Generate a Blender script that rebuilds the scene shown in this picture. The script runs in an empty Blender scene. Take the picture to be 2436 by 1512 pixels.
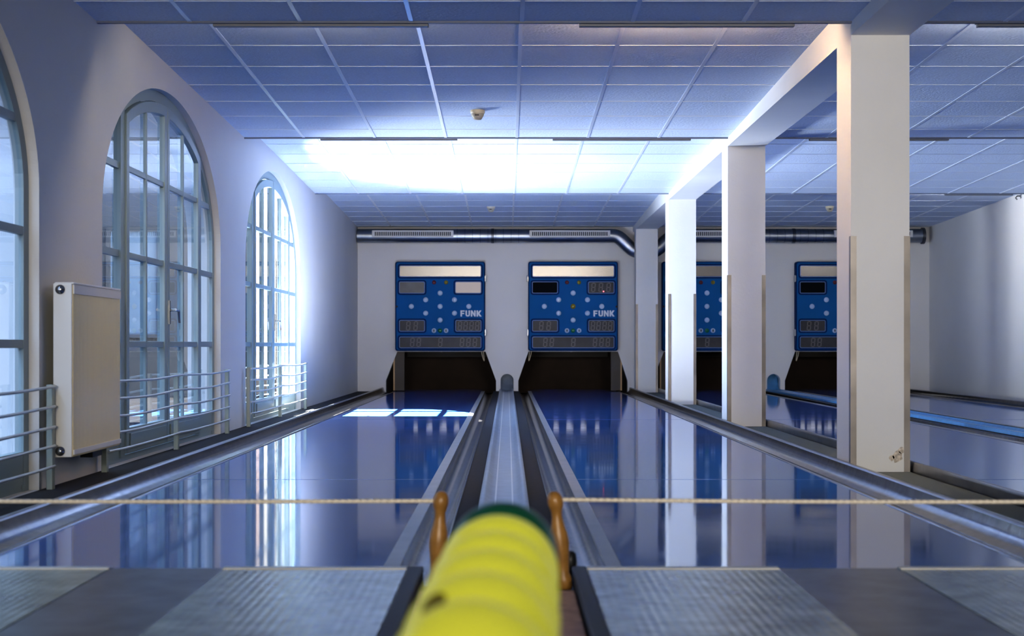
import bpy, math, random
from mathutils import Vector
from mathutils.geometry import tessellate_polygon

random.seed(7)
SC = bpy.context.scene
COL = SC.collection
PI = math.pi

# ------------------------------------------------------------------ materials
def new_mat(name):
    m = bpy.data.materials.new(name)
    m.use_nodes = True
    nt = m.node_tree
    return m, nt, nt.nodes['Principled BSDF']

def pm(name, col, rough=0.5, metal=0.0, spec=0.5, bump=None, vary=None, emit=None, ior=None, coat=0.0):
    """principled material; bump=(scale, strength, detail), vary=(scale, amount)"""
    m, nt, b = new_mat(name)
    b.inputs['Base Color'].default_value = (*col, 1)
    b.inputs['Roughness'].default_value = rough
    b.inputs['Metallic'].default_value = metal
    b.inputs['Specular IOR Level'].default_value = spec
    if ior: b.inputs['IOR'].default_value = ior
    if coat: b.inputs['Coat Weight'].default_value = coat
    tc = nt.nodes.new('ShaderNodeTexCoord')
    if vary:
        n = nt.nodes.new('ShaderNodeTexNoise'); n.inputs['Scale'].default_value = vary[0]; n.inputs['Detail'].default_value = 5
        nt.links.new(tc.outputs['Object'], n.inputs['Vector'])
        r = nt.nodes.new('ShaderNodeMapRange')
        r.inputs['From Min'].default_value = 0.3; r.inputs['From Max'].default_value = 0.7
        r.inputs['To Min'].default_value = 1 - vary[1]; r.inputs['To Max'].default_value = 1 + vary[1]
        nt.links.new(n.outputs['Fac'], r.inputs['Value'])
        mx = nt.nodes.new('ShaderNodeVectorMath'); mx.operation = 'SCALE'
        mx.inputs[0].default_value = col
        nt.links.new(r.outputs['Result'], mx.inputs['Scale'])
        nt.links.new(mx.outputs['Vector'], b.inputs['Base Color'])
    if bump:
        n = nt.nodes.new('ShaderNodeTexNoise'); n.inputs['Scale'].default_value = bump[0]
        n.inputs['Detail'].default_value = bump[2] if len(bump) > 2 else 3
        nt.links.new(tc.outputs['Object'], n.inputs['Vector'])
        bp = nt.nodes.new('ShaderNodeBump'); bp.inputs['Strength'].default_value = bump[1]; bp.inputs['Distance'].default_value = 0.01
        nt.links.new(n.outputs['Fac'], bp.inputs['Height'])
        nt.links.new(bp.outputs['Normal'], b.inputs['Normal'])
    if emit:
        b.inputs['Emission Color'].default_value = (*emit[0], 1)
        b.inputs['Emission Strength'].default_value = emit[1]
    return m

M = {}
M['wall'] = pm('wall_paint', (.64, .635, .64), .55, bump=(60, .12), vary=(1.3, .03))
M['back'] = pm('wall_paint_dark', (.14, .13, .13), .7, vary=(1, .1))
M['column'] = pm('column_paint', (.74, .74, .74), .6, bump=(50, .12), vary=(2, .03))
M['tile'] = pm('ceiling_tile', (.55, .63, .78), .85, bump=(55, .55, 6), vary=(70, .07))
M['tbar'] = pm('ceiling_grid_paint', (.64, .70, .82), .3, spec=.8)
M['dark_trim'] = pm('dark_trim', (.12, .14, .2), .5)
M['carpet'] = pm('grey_carpet', (.05, .051, .056), .95, spec=.1, bump=(300, .7), vary=(140, .25))
M['carpet_green'] = pm('grey_green_carpet', (.12, .135, .13), .95, bump=(300, .7), vary=(140, .2))
M['dark_floor'] = pm('dark_floor', (.03, .03, .035), .9, vary=(8, .2))
M['frame'] = pm('window_paint', (.24, .31, .33), .4, bump=(40, .05))
M['rad'] = pm('radiator_enamel', (.66, .61, .51), .4, vary=(2, .03))
M['radside'] = pm('radiator_side_enamel', (.70, .70, .69), .4)
M['steel'] = pm('galvanised_steel', (.40, .45, .53), .27, metal=.85, vary=(9, .2), bump=(25, .04))
M['rail'] = pm('railing_paint', (.50, .54, .55), .35, metal=.25)
M['post'] = pm('railing_post_paint', (.30, .35, .33), .4, metal=.2)
M['gutter'] = pm('gutter_metal', (.135, .13, .14), .2, metal=.9, vary=(14, .3), bump=(18, .12))
M['lip'] = pm('gutter_lip_metal', (.22, .225, .25), .3, metal=.9, vary=(10, .15))
M['liner'] = pm('lane_trim_metal', (.24, .235, .24), .4, metal=.2, vary=(7, .12))
M['darkstrip'] = pm('rubber_strip', (.030, .029, .034), .85, spec=.15, vary=(40, .15))
M['track'] = pm('return_track_metal', (.27, .32, .40), .33, metal=.4, vary=(12, .12), bump=(20, .05))
M['track_blue'] = pm('return_track_blue', (.12, .33, .62), .3, metal=.2, vary=(12, .12))
M['joint'] = pm('lane_joint', (.03, .08, .25), .35)
M['seam'] = pm('track_seam', (.66, .68, .70), .3, metal=.6)
M['black'] = pm('black_rubber', (.012, .012, .013), .45)
M['edging'] = pm('rubber_edging', (.045, .05, .06), .6)
M['wood'] = pm('turned_beech', (.33, .17, .045), .35, vary=(30, .2))
M['woodrail'] = pm('worn_wood', (.50, .28, .17), .6, vary=(18, .25))
M['whitestrip'] = pm('white_edge_strip', (.74, .73, .68), .45, vary=(25, .08))
M['yellow'] = pm('yellow_ball_resin_glow', (.58, .58, .045), .36, vary=(9, .05), emit=((.56, .56, .06), .34))  # emission put in to lift the shaded creases between the balls
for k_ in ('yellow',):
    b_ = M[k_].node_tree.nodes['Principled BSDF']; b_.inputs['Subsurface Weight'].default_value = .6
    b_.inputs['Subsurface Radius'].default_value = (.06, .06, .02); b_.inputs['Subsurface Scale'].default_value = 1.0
M['yellowhole'] = pm('finger_hole_shade', (.16, .13, .004), .7)
M['green'] = pm('green_ball_resin', (.01, .12, .055), .3)
M['board'] = pm('scoreboard_blue', (.013, .100, .275), .6, spec=.03, vary=(3, .05))
M['boardrim'] = pm('scoreboard_dark_blue', (.004, .024, .10), .6, spec=.06)
M['plate'] = pm('display_satin_plate', (.13, .125, .12), .25, metal=.9)
M['plate_grey'] = pm('display_grey_plate', (.115, .113, .11), .4, spec=.3, vary=(5, .15))
M['plate_bright'] = pm('display_lit_plate', (.42, .36, .32), .4, spec=.2, emit=((1, .82, .66), .12))
M['plate_dark'] = pm('display_dark_glass', (.050, .049, .052), .4, spec=.14, vary=(6, .15))
M['plate_black'] = pm('display_black_glass', (.006, .007, .009), .6, spec=.02)
M['plate_edge'] = pm('display_edge', (.13, .20, .36), .4, spec=.2)
M['digit'] = pm('unlit_digit', (.15, .14, .135), .5, spec=.2)
M['white_letter'] = pm('white_lettering', (.62, .66, .74), .5)
M['lamp_white'] = pm('lamp_white', (.42, .52, .70), .25)
M['lamp_red'] = pm('lamp_red', (.09, .008, .015), .3)
M['lamp_yellow'] = pm('lamp_yellow', (.20, .16, .012), .3)
M['lamp_green'] = pm('lamp_green', (.006, .13, .05), .3)
M['icon'] = pm('icon_black', (.01, .01, .015), .5)
M['reddot'] = pm('red_led', (.8, .05, .08), .4, emit=((1, .12, .15), 4))
M['pit'] = pm('pit_curtain', (.028, .016, .011), .8, vary=(4, .25))
M['pitboard'] = pm('pit_guard_board', (.055, .045, .035), .6)
M['pitedge'] = pm('pit_edge_wood', (.42, .27, .13), .5)
M['pin'] = pm('pin_plastic_glow', (.8, .8, .78), .35, emit=((1, 1, 1), .4))  # emission stands in for light falling on the pins in the pit
M['pinband'] = pm('pin_band', (.35, .02, .02), .4)
M['duct'] = pm('duct_sheet', (.27, .30, .35), .36, metal=1.0, vary=(6, .15))
M['ductdark'] = pm('duct_seam', (.10, .11, .13), .4, metal=.9)
M['vent'] = pm('vent_white', (.60, .61, .62), .45)
M['ventslot'] = pm('vent_slot', (.02, .025, .035), .6)
M['detector'] = pm('detector_plastic', (.62, .56, .42), .45)
M['detectorhead'] = pm('detector_head', (.42, .38, .30), .5)
M['guard'] = pm('corner_guard_metal', (.21, .195, .185), .38, metal=.8, vary=(4, .25))
M['chip'] = pm('chipped_plaster', (.62, .55, .47), .9, vary=(60, .4), bump=(60, .8))
M['housing'] = pm('lamp_housing', (.17, .18, .21), .5)
M['handle'] = pm('handle_metal', (.32, .33, .35), .3, metal=.9)
M['cable'] = pm('cable_tan', (.50, .42, .28), .5)
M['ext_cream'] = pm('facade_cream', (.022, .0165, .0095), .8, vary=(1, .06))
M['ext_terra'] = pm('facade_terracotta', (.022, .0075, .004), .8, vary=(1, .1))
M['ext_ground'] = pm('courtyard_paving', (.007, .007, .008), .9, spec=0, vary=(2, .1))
M['ext_dark'] = pm('facade_backdrop_dark', (.010, .012, .017), .8, vary=(1, .15))
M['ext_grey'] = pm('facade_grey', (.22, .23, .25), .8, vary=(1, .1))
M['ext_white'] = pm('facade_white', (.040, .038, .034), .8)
M['ext_glass'] = pm('facade_glass', (.05, .07, .10), .1)
M['valve'] = pm('valve_chrome', (.35, .36, .38), .25, metal=.9)

def tube_mat(name, col, s):
    return pm(name, (.9, .9, .9), .4, emit=(col, s))
M['tube_warm'] = tube_mat('tube_warm', (1, .68, .38), 190)
M['tube_dim'] = tube_mat('tube_dim', (1, .84, .60), 60)
M['tube_cool'] = tube_mat('tube_cool', (1, .92, .80), 150)
M['tube_off'] = pm('tube_unlit', (.7, .7, .7), .3)

# blue lane plastic: glossy, faint long waviness
def lane_mat():
    m, nt, b = new_mat('blue_lane_plastic')
    b.inputs['Base Color'].default_value = (.055, .155, .46, 1)
    b.inputs['Roughness'].default_value = .06
    b.inputs['IOR'].default_value = 1.5
    tc = nt.nodes.new('ShaderNodeTexCoord')
    mp = nt.nodes.new('ShaderNodeMapping'); mp.inputs['Scale'].default_value = (1.2, .9, 1)
    n = nt.nodes.new('ShaderNodeTexNoise'); n.inputs['Scale'].default_value = 2.2; n.inputs['Detail'].default_value = 2
    nt.links.new(tc.outputs['Object'], mp.inputs['Vector']); nt.links.new(mp.outputs['Vector'], n.inputs['Vector'])
    bp = nt.nodes.new('ShaderNodeBump'); bp.inputs['Strength'].default_value = .012; bp.inputs['Distance'].default_value = .02
    nt.links.new(n.outputs['Fac'], bp.inputs['Height']); nt.links.new(bp.outputs['Normal'], b.inputs['Normal'])
    n2 = nt.nodes.new('ShaderNodeTexNoise'); n2.inputs['Scale'].default_value = 5; n2.inputs['Detail'].default_value = 6
    nt.links.new(tc.outputs['Object'], n2.inputs['Vector'])
    r = nt.nodes.new('ShaderNodeMapRange'); r.inputs['To Min'].default_value = .03; r.inputs['To Max'].default_value = .09
    nt.links.new(n2.outputs['Fac'], r.inputs['Value']); nt.links.new(r.outputs['Result'], b.inputs['Roughness'])
    return m
M['lane'] = lane_mat()

# ribbed glossy approach mat (ribs run along the lane) and the smooth plank
def mat_mat(name, col, ribs):
    m, nt, b = new_mat(name)
    b.inputs['Base Color'].default_value = (*col, 1)
    b.inputs['Roughness'].default_value = .24 if ribs else .34
    b.inputs['Specular IOR Level'].default_value = .75 if ribs else .5
    tc = nt.nodes.new('ShaderNodeTexCoord')
    n = nt.nodes.new('ShaderNodeTexNoise'); n.inputs['Scale'].default_value = 28; n.inputs['Detail'].default_value = 5
    nt.links.new(tc.outputs['Object'], n.inputs['Vector'])
    h = n.outputs['Fac']
    if ribs:
        w = nt.nodes.new('ShaderNodeTexWave'); w.wave_type = 'BANDS'; w.bands_direction = 'X'
        w.inputs['Scale'].default_value = 12; w.inputs['Distortion'].default_value = .6; w.inputs['Detail'].default_value = 2
        nt.links.new(tc.outputs['Object'], w.inputs['Vector'])
        a = nt.nodes.new('ShaderNodeMath'); a.operation = 'MULTIPLY_ADD'; a.inputs[1].default_value = .55
        nt.links.new(w.outputs['Fac'], a.inputs[0]); nt.links.new(n.outputs['Fac'], a.inputs[2])
        h = a.outputs[0]
    bp = nt.nodes.new('ShaderNodeBump'); bp.inputs['Strength'].default_value = .2 if ribs else .12; bp.inputs['Distance'].default_value = .006
    nt.links.new(h, bp.inputs['Height']); nt.links.new(bp.outputs['Normal'], b.inputs['Normal'])
    n3 = nt.nodes.new('ShaderNodeTexNoise'); n3.inputs['Scale'].default_value = 7; n3.inputs['Detail'].default_value = 8
    nt.links.new(tc.outputs['Object'], n3.inputs['Vector'])
    r = nt.nodes.new('ShaderNodeMapRange'); r.inputs['From Min'].default_value = .35; r.inputs['From Max'].default_value = .65
    r.inputs['To Min'].default_value = .72; r.inputs['To Max'].default_value = 1.3
    nt.links.new(n3.outputs['Fac'], r.inputs['Value'])
    v = nt.nodes.new('ShaderNodeVectorMath'); v.operation = 'SCALE'; v.inputs[0].default_value = col
    nt.links.new(r.outputs['Result'], v.inputs['Scale']); nt.links.new(v.outputs['Vector'], b.inputs['Base Color'])
    return m
M['mat'] = mat_mat('ribbed_mat', (.25, .29, .265), True)
M['plank'] = mat_mat('smooth_plank', (.115, .12, .15), False)

def rope_mat():
    m, nt, b = new_mat('twisted_rope')
    b.inputs['Base Color'].default_value = (.86, .78, .66, 1); b.inputs['Roughness'].default_value = .8
    tc = nt.nodes.new('ShaderNodeTexCoord')
    w = nt.nodes.new('ShaderNodeTexWave'); w.bands_direction = 'DIAGONAL'; w.inputs['Scale'].default_value = 30
    nt.links.new(tc.outputs['Object'], w.inputs['Vector'])
    bp = nt.nodes.new('ShaderNodeBump'); bp.inputs['Strength'].default_value = .8; bp.inputs['Distance'].default_value = .004
    nt.links.new(w.outputs['Fac'], bp.inputs['Height']); nt.links.new(bp.outputs['Normal'], b.inputs['Normal'])
    return m
M['rope'] = rope_mat()

def ridged_mat(name, col):
    """radiator front: fine vertical flutes"""
    m, nt, b = new_mat(name)
    b.inputs['Base Color'].default_value = (*col, 1); b.inputs['Roughness'].default_value = .33
    tc = nt.nodes.new('ShaderNodeTexCoord')
    w = nt.nodes.new('ShaderNodeTexWave'); w.bands_direction = 'Y'; w.inputs['Scale'].default_value = 13
    nt.links.new(tc.outputs['Object'], w.inputs['Vector'])
    bp = nt.nodes.new('ShaderNodeBump'); bp.inputs['Strength'].default_value = .35; bp.inputs['Distance'].default_value = .005
    nt.links.new(w.outputs['Fac'], bp.inputs['Height']); nt.links.new(bp.outputs['Normal'], b.inputs['Normal'])
    return m
M['radfront'] = ridged_mat('radiator_front_enamel', (.80, .70, .42))

def glass_mat():
    m = bpy.data.materials.new('window_glass'); m.use_nodes = True
    nt = m.node_tree; nt.nodes.clear()
    o = nt.nodes.new('ShaderNodeOutputMaterial'); mx = nt.nodes.new('ShaderNodeMixShader')
    t = nt.nodes.new('ShaderNodeBsdfTransparent'); t.inputs['Color'].default_value = (.90, .95, .97, 1)
    g = nt.nodes.new('ShaderNodeBsdfGlossy'); g.inputs['Roughness'].default_value = .0
    geo = nt.nodes.new('ShaderNodeNewGeometry')
    d = nt.nodes.new('ShaderNodeVectorMath'); d.operation = 'DOT_PRODUCT'
    nt.links.new(geo.outputs['Normal'], d.inputs[0]); nt.links.new(geo.outputs['Incoming'], d.inputs[1])
    def mth(op, x, y=None):
        q = nt.nodes.new('ShaderNodeMath'); q.operation = op
        nt.links.new(x, q.inputs[0])
        if y is not None: q.inputs[1].default_value = y
        return q.outputs[0]
    c1 = mth('ABSOLUTE', d.outputs['Value'])
    q = nt.nodes.new('ShaderNodeMath'); q.operation = 'SUBTRACT'; q.inputs[0].default_value = 1.0; nt.links.new(c1, q.inputs[1])
    p5 = mth('POWER', q.outputs[0], 4.0)
    fr = mth('MULTIPLY', p5, .90)
    fr = mth('ADD', fr, .09)
    nt.links.new(fr, mx.inputs[0]); nt.links.new(t.outputs[0], mx.inputs[1]); nt.links.new(g.outputs[0], mx.inputs[2])
    nt.links.new(mx.outputs[0], o.inputs[0])
    return m
M['glass'] = glass_mat()

# ------------------------------------------------------------------ mesh builder
class MB:
    def __init__(s): s.v = []; s.f = []; s.sm = []
    def add(s, vs, fs, smooth=False):
        b = len(s.v); s.v += [tuple(p) for p in vs]
        for f in fs: s.f.append(tuple(b + i for i in f)); s.sm.append(smooth)
        return s
    def box(s, x0, x1, y0, y1, z0, z1):
        return s.add([(x0,y0,z0),(x1,y0,z0),(x1,y1,z0),(x0,y1,z0),(x0,y0,z1),(x1,y0,z1),(x1,y1,z1),(x0,y1,z1)],
              [(0,3,2,1),(4,5,6,7),(0,1,5,4),(1,2,6,5),(2,3,7,6),(3,0,4,7)])
    def sheet(s, prof, y0, y1, smooth=True):
        """prof: (x, z) polyline swept along Y"""
        n = len(prof)
        vs = [(x, y0, z) for x, z in prof] + [(x, y1, z) for x, z in prof]
        return s.add(vs, [(i, i+1, n+i+1, n+i) for i in range(n-1)], smooth)
    def poly(s, pts2, to3, d0, d1, smooth=False):
        """2D polygon extruded between depths; to3(a,b,d) -> xyz"""
        n = len(pts2)
        tri = tessellate_polygon([[Vector((a, b, 0)) for a, b in pts2]])
        vs = [to3(a, b, d0) for a, b in pts2]
        s.add(vs, [tuple(t) for t in tri])
        if d1 is not None:
            s.add([to3(a, b, d1) for a, b in pts2], [tuple(reversed(t)) for t in tri])
            s.add([to3(a, b, d0) for a, b in pts2] + [to3(a, b, d1) for a, b in pts2],
                  [(i, (i+1) % n, n + (i+1) % n, n + i) for i in range(n)], smooth)
        return s
    def ring(s, outer, inner, to3, d0, d1, closed=True):
        n = len(outer); m = n if closed else n - 1
        vs = [to3(a,b,d0) for a,b in outer] + [to3(a,b,d0) for a,b in inner] + [to3(a,b,d1) for a,b in outer] + [to3(a,b,d1) for a,b in inner]
        fs = []
        for i in range(m):
            j = (i+1) % n
            fs += [(i, j, n+j, n+i), (2*n+j, 2*n+i, 3*n+i, 3*n+j), (j, i, 2*n+i, 2*n+j), (n+i, n+j, 3*n+j, 3*n+i)]
        if not closed:
            fs += [(0, n, 3*n, 2*n), (n-1, 2*n+n-1, 3*n+n-1, n+n-1)]
        return s.add(vs, fs)
    def tube(s, pts, r, n=12, caps=True):
        pts = [Vector(p) for p in pts]; vs = []
        rs = r if isinstance(r, (list, tuple)) else [r] * len(pts)
        up = None
        for i, p in enumerate(pts):
            d = (pts[min(i+1, len(pts)-1)] - pts[max(i-1, 0)]).normalized()
            if up is None:
                up = Vector((0,0,1)) if abs(d.z) < .9 else Vector((0,1,0))
            a = d.cross(up).normalized(); up = a.cross(d).normalized()
            vs += [p + (a*math.cos(2*PI*k/n) + up*math.sin(2*PI*k/n)) * rs[i] for k in range(n)]
        fs = [(i*n+k, i*n+(k+1)%n, (i+1)*n+(k+1)%n, (i+1)*n+k) for i in range(len(pts)-1) for k in range(n)]
        s.add(vs, fs, True)
        if caps:
            s.add(vs[:n], [tuple(range(n))]); s.add(vs[-n:], [tuple(reversed(range(n)))])
        return s
    def lathe(s, prof, c=(0,0,0), ax='z', n=24):
        """prof: (r, h) along the axis"""
        vs = []
        for r, h in prof:
            for k in range(n):
                a = 2*PI*k/n; u, w = r*math.cos(a), r*math.sin(a)
                p = {'z': (u, w, h), 'y': (u, h, w), 'x': (h, u, w)}[ax]
                vs.append((c[0]+p[0], c[1]+p[1], c[2]+p[2]))
        fs = [(i*n+k, i*n+(k+1)%n, (i+1)*n+(k+1)%n, (i+1)*n+k) for i in range(len(prof)-1) for k in range(n)]
        s.add(vs, fs, True)
        s.add(vs[:n], [tuple(range(n))]); s.add(vs[-n:], [tuple(reversed(range(n)))])
        return s
    def sphere(s, c, r, n=48, m=32):
        return s.lathe([(max(1e-4, r*math.sin(PI*i/m)), -r*math.cos(PI*i/m)) for i in range(m+1)], c, 'z', n)
    def build(s, name, mat, parent=None, bevel=0, origin=None):
        off = Vector((0,0,0))
        p = parent
        while p is not None:
            off += p.location; p = p.parent
        me = bpy.data.meshes.new(name)
        loc = Vector(origin) if origin is not None else Vector((0,0,0))
        me.from_pydata([Vector(v) - off - loc for v in s.v], [], s.f)
        me.polygons.foreach_set('use_smooth', s.sm)
        me.update()
        import bmesh
        bm = bmesh.new(); bm.from_mesh(me)
        bmesh.ops.recalc_face_normals(bm, faces=bm.faces)
        bm.to_mesh(me); bm.free()
        o = bpy.data.objects.new(name, me); COL.objects.link(o)
        o.location = loc
        o.data.materials.append(mat)
        if parent is not None: o.parent = parent
        if bevel:
            b = o.modifiers.new('bevel', 'BEVEL'); b.width = bevel; b.segments = 2; b.limit_method = 'ANGLE'
        return o

def tag(o, label, cat, group=None):
    o['label'] = label; o['category'] = cat
    if group: o['group'] = group
    return o
def struct(o): o['kind'] = 'structure'; return o
def thing(name, label, cat, loc=(0,0,0), group=None):
    o = bpy.data.objects.new(name, None); COL.objects.link(o)
    o.location = loc; o.empty_display_size = .1
    return tag(o, label, cat, group)
def sroot(name, loc=(0,0,0)):
    o = bpy.data.objects.new(name, None); COL.objects.link(o); o.location = loc
    return struct(o)
def copy_tree(o, parent=None):
    c = o.copy(); COL.objects.link(c); c.parent = parent
    for ch in list(o.children): copy_tree(ch, c)
    return c
YZ = lambda a, b, d: (d, a, b)      # polygon (y, z) extruded along X
XZ = lambda a, b, d: (a, d, b)      # polygon (x, z) extruded along Y

# ------------------------------------------------------------------ dimensions (metres)
WX = -2.26          # left wall face
RX = 6.37           # right wall face
YW = 21.9           # end wall face
YB = -6.0           # rear wall
STEPS = [-5.5, -1.0, 3.5, 8.0, 12.47, 17.05, YW]
ZLOW, ZHIGH = 2.48, 2.609
PC = (-.015, 4.01)  # centre lines of the two lane pairs
BEAM = (1.895, 2.218)
WCEN = [5.33, 9.76, 14.19]
WA, WBH, WSP = 1.67, .93, 1.45

def ceil_z(y):
    for a, b in zip(STEPS[:-1], STEPS[1:]):
        if a <= y <= b: return ZHIGH + (ZLOW - ZHIGH) * (y - a) / (b - a)
    return ZHIGH

# ------------------------------------------------------------------ left wall with arched openings
def arch_z(y, c, da=0.0):
    t = (y - c) / (WA - da)
    return WSP + (WBH - da) * math.sqrt(max(0.0, 1 - t*t))

w = MB()
y = YB; ztop = 2.8; zb = -.12; xo = WX - .26
def wquad(y0, y1, z0a, z0b):
    w.add([(WX,y0,z0a),(WX,y1,z0b),(WX,y1,ztop),(WX,y0,ztop)], [(0,1,2,3)])
    w.add([(xo,y0,z0a),(xo,y1,z0b),(xo,y1,ztop),(xo,y0,ztop)], [(3,2,1,0)])
for c in WCEN:
    wquad(y, c - WA, zb, zb)
    N = 48
    ang = [PI - PI*i/N for i in range(N+1)]
    pts = [(c + WA*math.cos(a), WSP + WBH*math.sin(a)) for a in ang]
    for (ya, za), (yb, zbb) in zip(pts[:-1], pts[1:]): wquad(ya, yb, za, zbb)
    edge = [(c-WA, zb)] + pts + [(c+WA, zb)]
    n = len(edge)
    w.add([(WX, a, b) for a, b in edge] + [(xo, a, b) for a, b in edge], [(i, i+1, n+i+1, n+i) for i in range(n-1)], False)
    w.box(xo, WX, c-WA, c+WA, zb, .0)
    y = c + WA
wquad(y, YW + .2, zb, zb)
w.add([(WX,YB,zb),(xo,YB,zb),(xo,YB,ztop),(WX,YB,ztop)], [(0,1,2,3)])
wl = struct(w.build('wall_left', M['wall']))

# ------------------------------------------------------------------ arched windows
def make_window(idx, c):
    root = sroot('window_%d' % idx, (-2.30, c, 0))
    X0, X1 = -2.30, -2.352
    N = 40
    def outline(d):
        return [(c-(WA-d), .0)] + [(c+(WA-d)*math.cos(PI-PI*i/N), WSP+(WBH-d)*math.sin(PI*i/N)) for i in range(N+1)] + [(c+(WA-d), .0)]
    fr = MB()
    fr.ring(outline(0), outline(.075), YZ, X0-.01, X1, closed=False)
    fr.box(X1+.006, X0-.016, c-WA+.07, c+WA-.07, 0, .034)
    for s in (-1, 1):                                   # mullions between leaves and side lights
        ym = c + s*1.085
        fr.box(X1, X0, ym-.045, ym+.045, .03, arch_z(ym, c, .04))
        ys0, ys1 = sorted((c + s*1.12, c + s*(WA-.04)))
        fr.box(X1, X0-.012, ys0, ys1, .03, .19)
        for zc in (.705, 1.246, 1.77):
            lim = WA-.04 if zc < WSP else (WA-.04)*math.sqrt(1-((zc-WSP)/(WBH-.04))**2)
            a, b = sorted((c + s*1.12, c + s*lim))
            fr.box(X1+.01, X0-.012, a, b, zc-.02, zc+.02)
    fr.build('window_frame', M['frame'], root)
    for s in (-1, 1):
        ya, yb = sorted((c + s*.008, c + s*1.04))
        sw = .062
        def top(yy, d): return arch_z(yy, c, .082 + d)
        T = 14
        o = [(ya, .045)] + [(ya+(yb-ya)*i/T, top(ya+(yb-ya)*i/T, 0)) for i in range(T+1)] + [(yb, .045)]
        ia, ib = ya+sw, yb-sw
        inn = [(ia, .20)] + [(ia+(ib-ia)*i/T, top(ia+(ib-ia)*i/T, .07)) for i in range(T+1)] + [(ib, .20)]
        lf = MB()
        lf.ring(o, inn, YZ, X0+.012, X1+.012)
        ymid = (ya+yb)/2
        lf.box(X1+.015, X0+.004, ymid-.016, ymid+.016, .19, top(ymid, .06))
        for zc in (.705, 1.246, 1.77):
            lf.box(X1+.015, X0+.002, ia-.01, ib+.01, zc-.019, zc+.019)
        lf.box(X0+.012, X0+.022, ia+.0, ib-.0, .075, .165)
        leaf = lf.build('door_leaf', M['frame'], root, bevel=.004)
        g = MB().poly(inn, YZ, X0-.006, None)
        g.build('pane', M['glass'], leaf)
        if s > 0:
            h = MB()
            yh = ya + .04
            h.box(X0+.010, X0+.020, yh-.016, yh+.016, .84, 1.0)
            h.tube([(X0+.02, yh, .935), (X0+.055, yh, .935)], .009, 10)
            h.tube([(X0+.055, yh-.005, .938), (X0+.055, yh+.10, .932), (X0+.055, yh+.115, .85)], .009, 10)
            h.build('handle', M['handle'], leaf)
        # side light glass
        a, b = sorted((c + s*1.12, c + s*(WA-.06)))
        pts = [(a, .18)] + [(a+(b-a)*i/10, arch_z(a+(b-a)*i/10, c, .06)) for i in range(11)] + [(b, .18)]
        MB().poly(pts, YZ, X0-.022, None).build('pane', M['glass'], root)
    return root
for i, c in enumerate(WCEN, 1): make_window(i, c)

# ------------------------------------------------------------------ other walls, floor, ceiling, beam
b = MB()
b.box(RX, RX+.2, YB, YW+.2, -.12, 2.8)
struct(b.build('wall_right', M['wall']))
b = MB(); b.box(WX-.26, RX+.2, YB-.2, YB, -.12, 2.8)
struct(b.build('wall_back', M['back']))

PITS = []
for k, pc in enumerate(PC):
    PITS += [(pc-1.82, pc-1.648, pc-.315, pc-.156), (pc+.180, pc+.332, pc+1.685, pc+1.831)]
up = MB(); up.box(WX, RX, YW, YW+.14, .617, 2.8)
wallend = struct(up.build('wall_front', M['wall']))
low = [(WX, -.12)]
for k, pc in enumerate(PC):
    for kk in (0, 1):
        b0, t0, t1, b1 = PITS[2*k+kk]
        low += [(b0, -.12), (b0, .16), (t0, .598), (t1, .598), (b1, .16), (b1, -.12)]
        if kk == 0:                                     # round ball hole in the pier
            r = .098
            low += [(pc+.01-r, -.12), (pc+.01-r, .10)] + [(pc+.01+r*math.cos(PI-PI*i/14), .165+r*.98*math.sin(PI*i/14)) for i in range(15)] + [(pc+.01+r, .10), (pc+.01+r, -.12)]
low += [(RX, -.12), (RX, .617), (WX, .617)]
lw = MB().poly(low, XZ, YW-.006, YW+.14)
lwo = lw.build('lower_panel', M['wall'], wallend)

fl = MB(); fl.box(WX-.26, RX+.2, YB-.2, 25.2, -.2, -.12)
fl.box(WX, -.31, YB, 4.5, -.12, 0); fl.box(.245, RX, YB, 4.5, -.12, 0)
struct(fl.build('floor', M['dark_floor']))
for x0, x1, mt in ((WX, -1.905, 'carpet'), (1.876, 2.222, 'carpet_green'), (5.90, RX, 'carpet_green')):
    b = MB(); b.box(x0, x1, 4.5, YW, -.12, 0)
    struct(b.build('floor_carpet', M[mt]))

ce = MB()
for a, bb in zip(STEPS[:-1], STEPS[1:]):
    ce.add([(WX, a, ZHIGH), (RX, a, ZHIGH), (RX, bb, ZLOW), (WX, bb, ZLOW)], [(0,3,2,1)])
    if bb < YW: ce.add([(WX, bb, ZLOW), (RX, bb, ZLOW), (RX, bb, ZHIGH), (WX, bb, ZHIGH)], [(0,1,2,3)])
ceil = struct(ce.build('ceiling', M['tile']))
g = MB()
xs = [ .08 + .6096*k for k in range(-3, 3)] + [2.74 + .6096*k for k in range(0, 6)]
for a, bb in zip(STEPS[:-1], STEPS[1:]):
    for x in xs:
        za, zz = ZHIGH-.004, ZLOW-.004
        g.add([(x-.012,a,za),(x+.012,a,za),(x+.012,bb,zz),(x-.012,bb,zz),(x-.012,a,za+.01),(x+.012,a,za+.01),(x+.012,bb,zz+.01),(x-.012,bb,zz+.01)],
              [(0,3,2,1),(4,5,6,7),(0,1,5,4),(1,2,6,5),(2,3,7,6),(3,0,4,7)])
    yy = a + .50
    while yy < bb - .1:
        z = ceil_z(yy) - .003
        g.box(WX, RX, yy-.008, yy+.008, z, z+.012)
        yy += .594
g.build('ceiling_grid', M['tbar'], ceil)
lp = MB()
for bb in STEPS[1:-1]: lp.box(WX, RX, bb-.022, bb+.004, ZLOW-.010, ZLOW+.004)
lp.build('step_edge', M['dark_trim'], ceil)
b = MB(); b.box(WX-.26, RX+.2, YB-.2, 25.2, 2.8, 2.95)
struct(b.build('roof', M['wall']))
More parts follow.
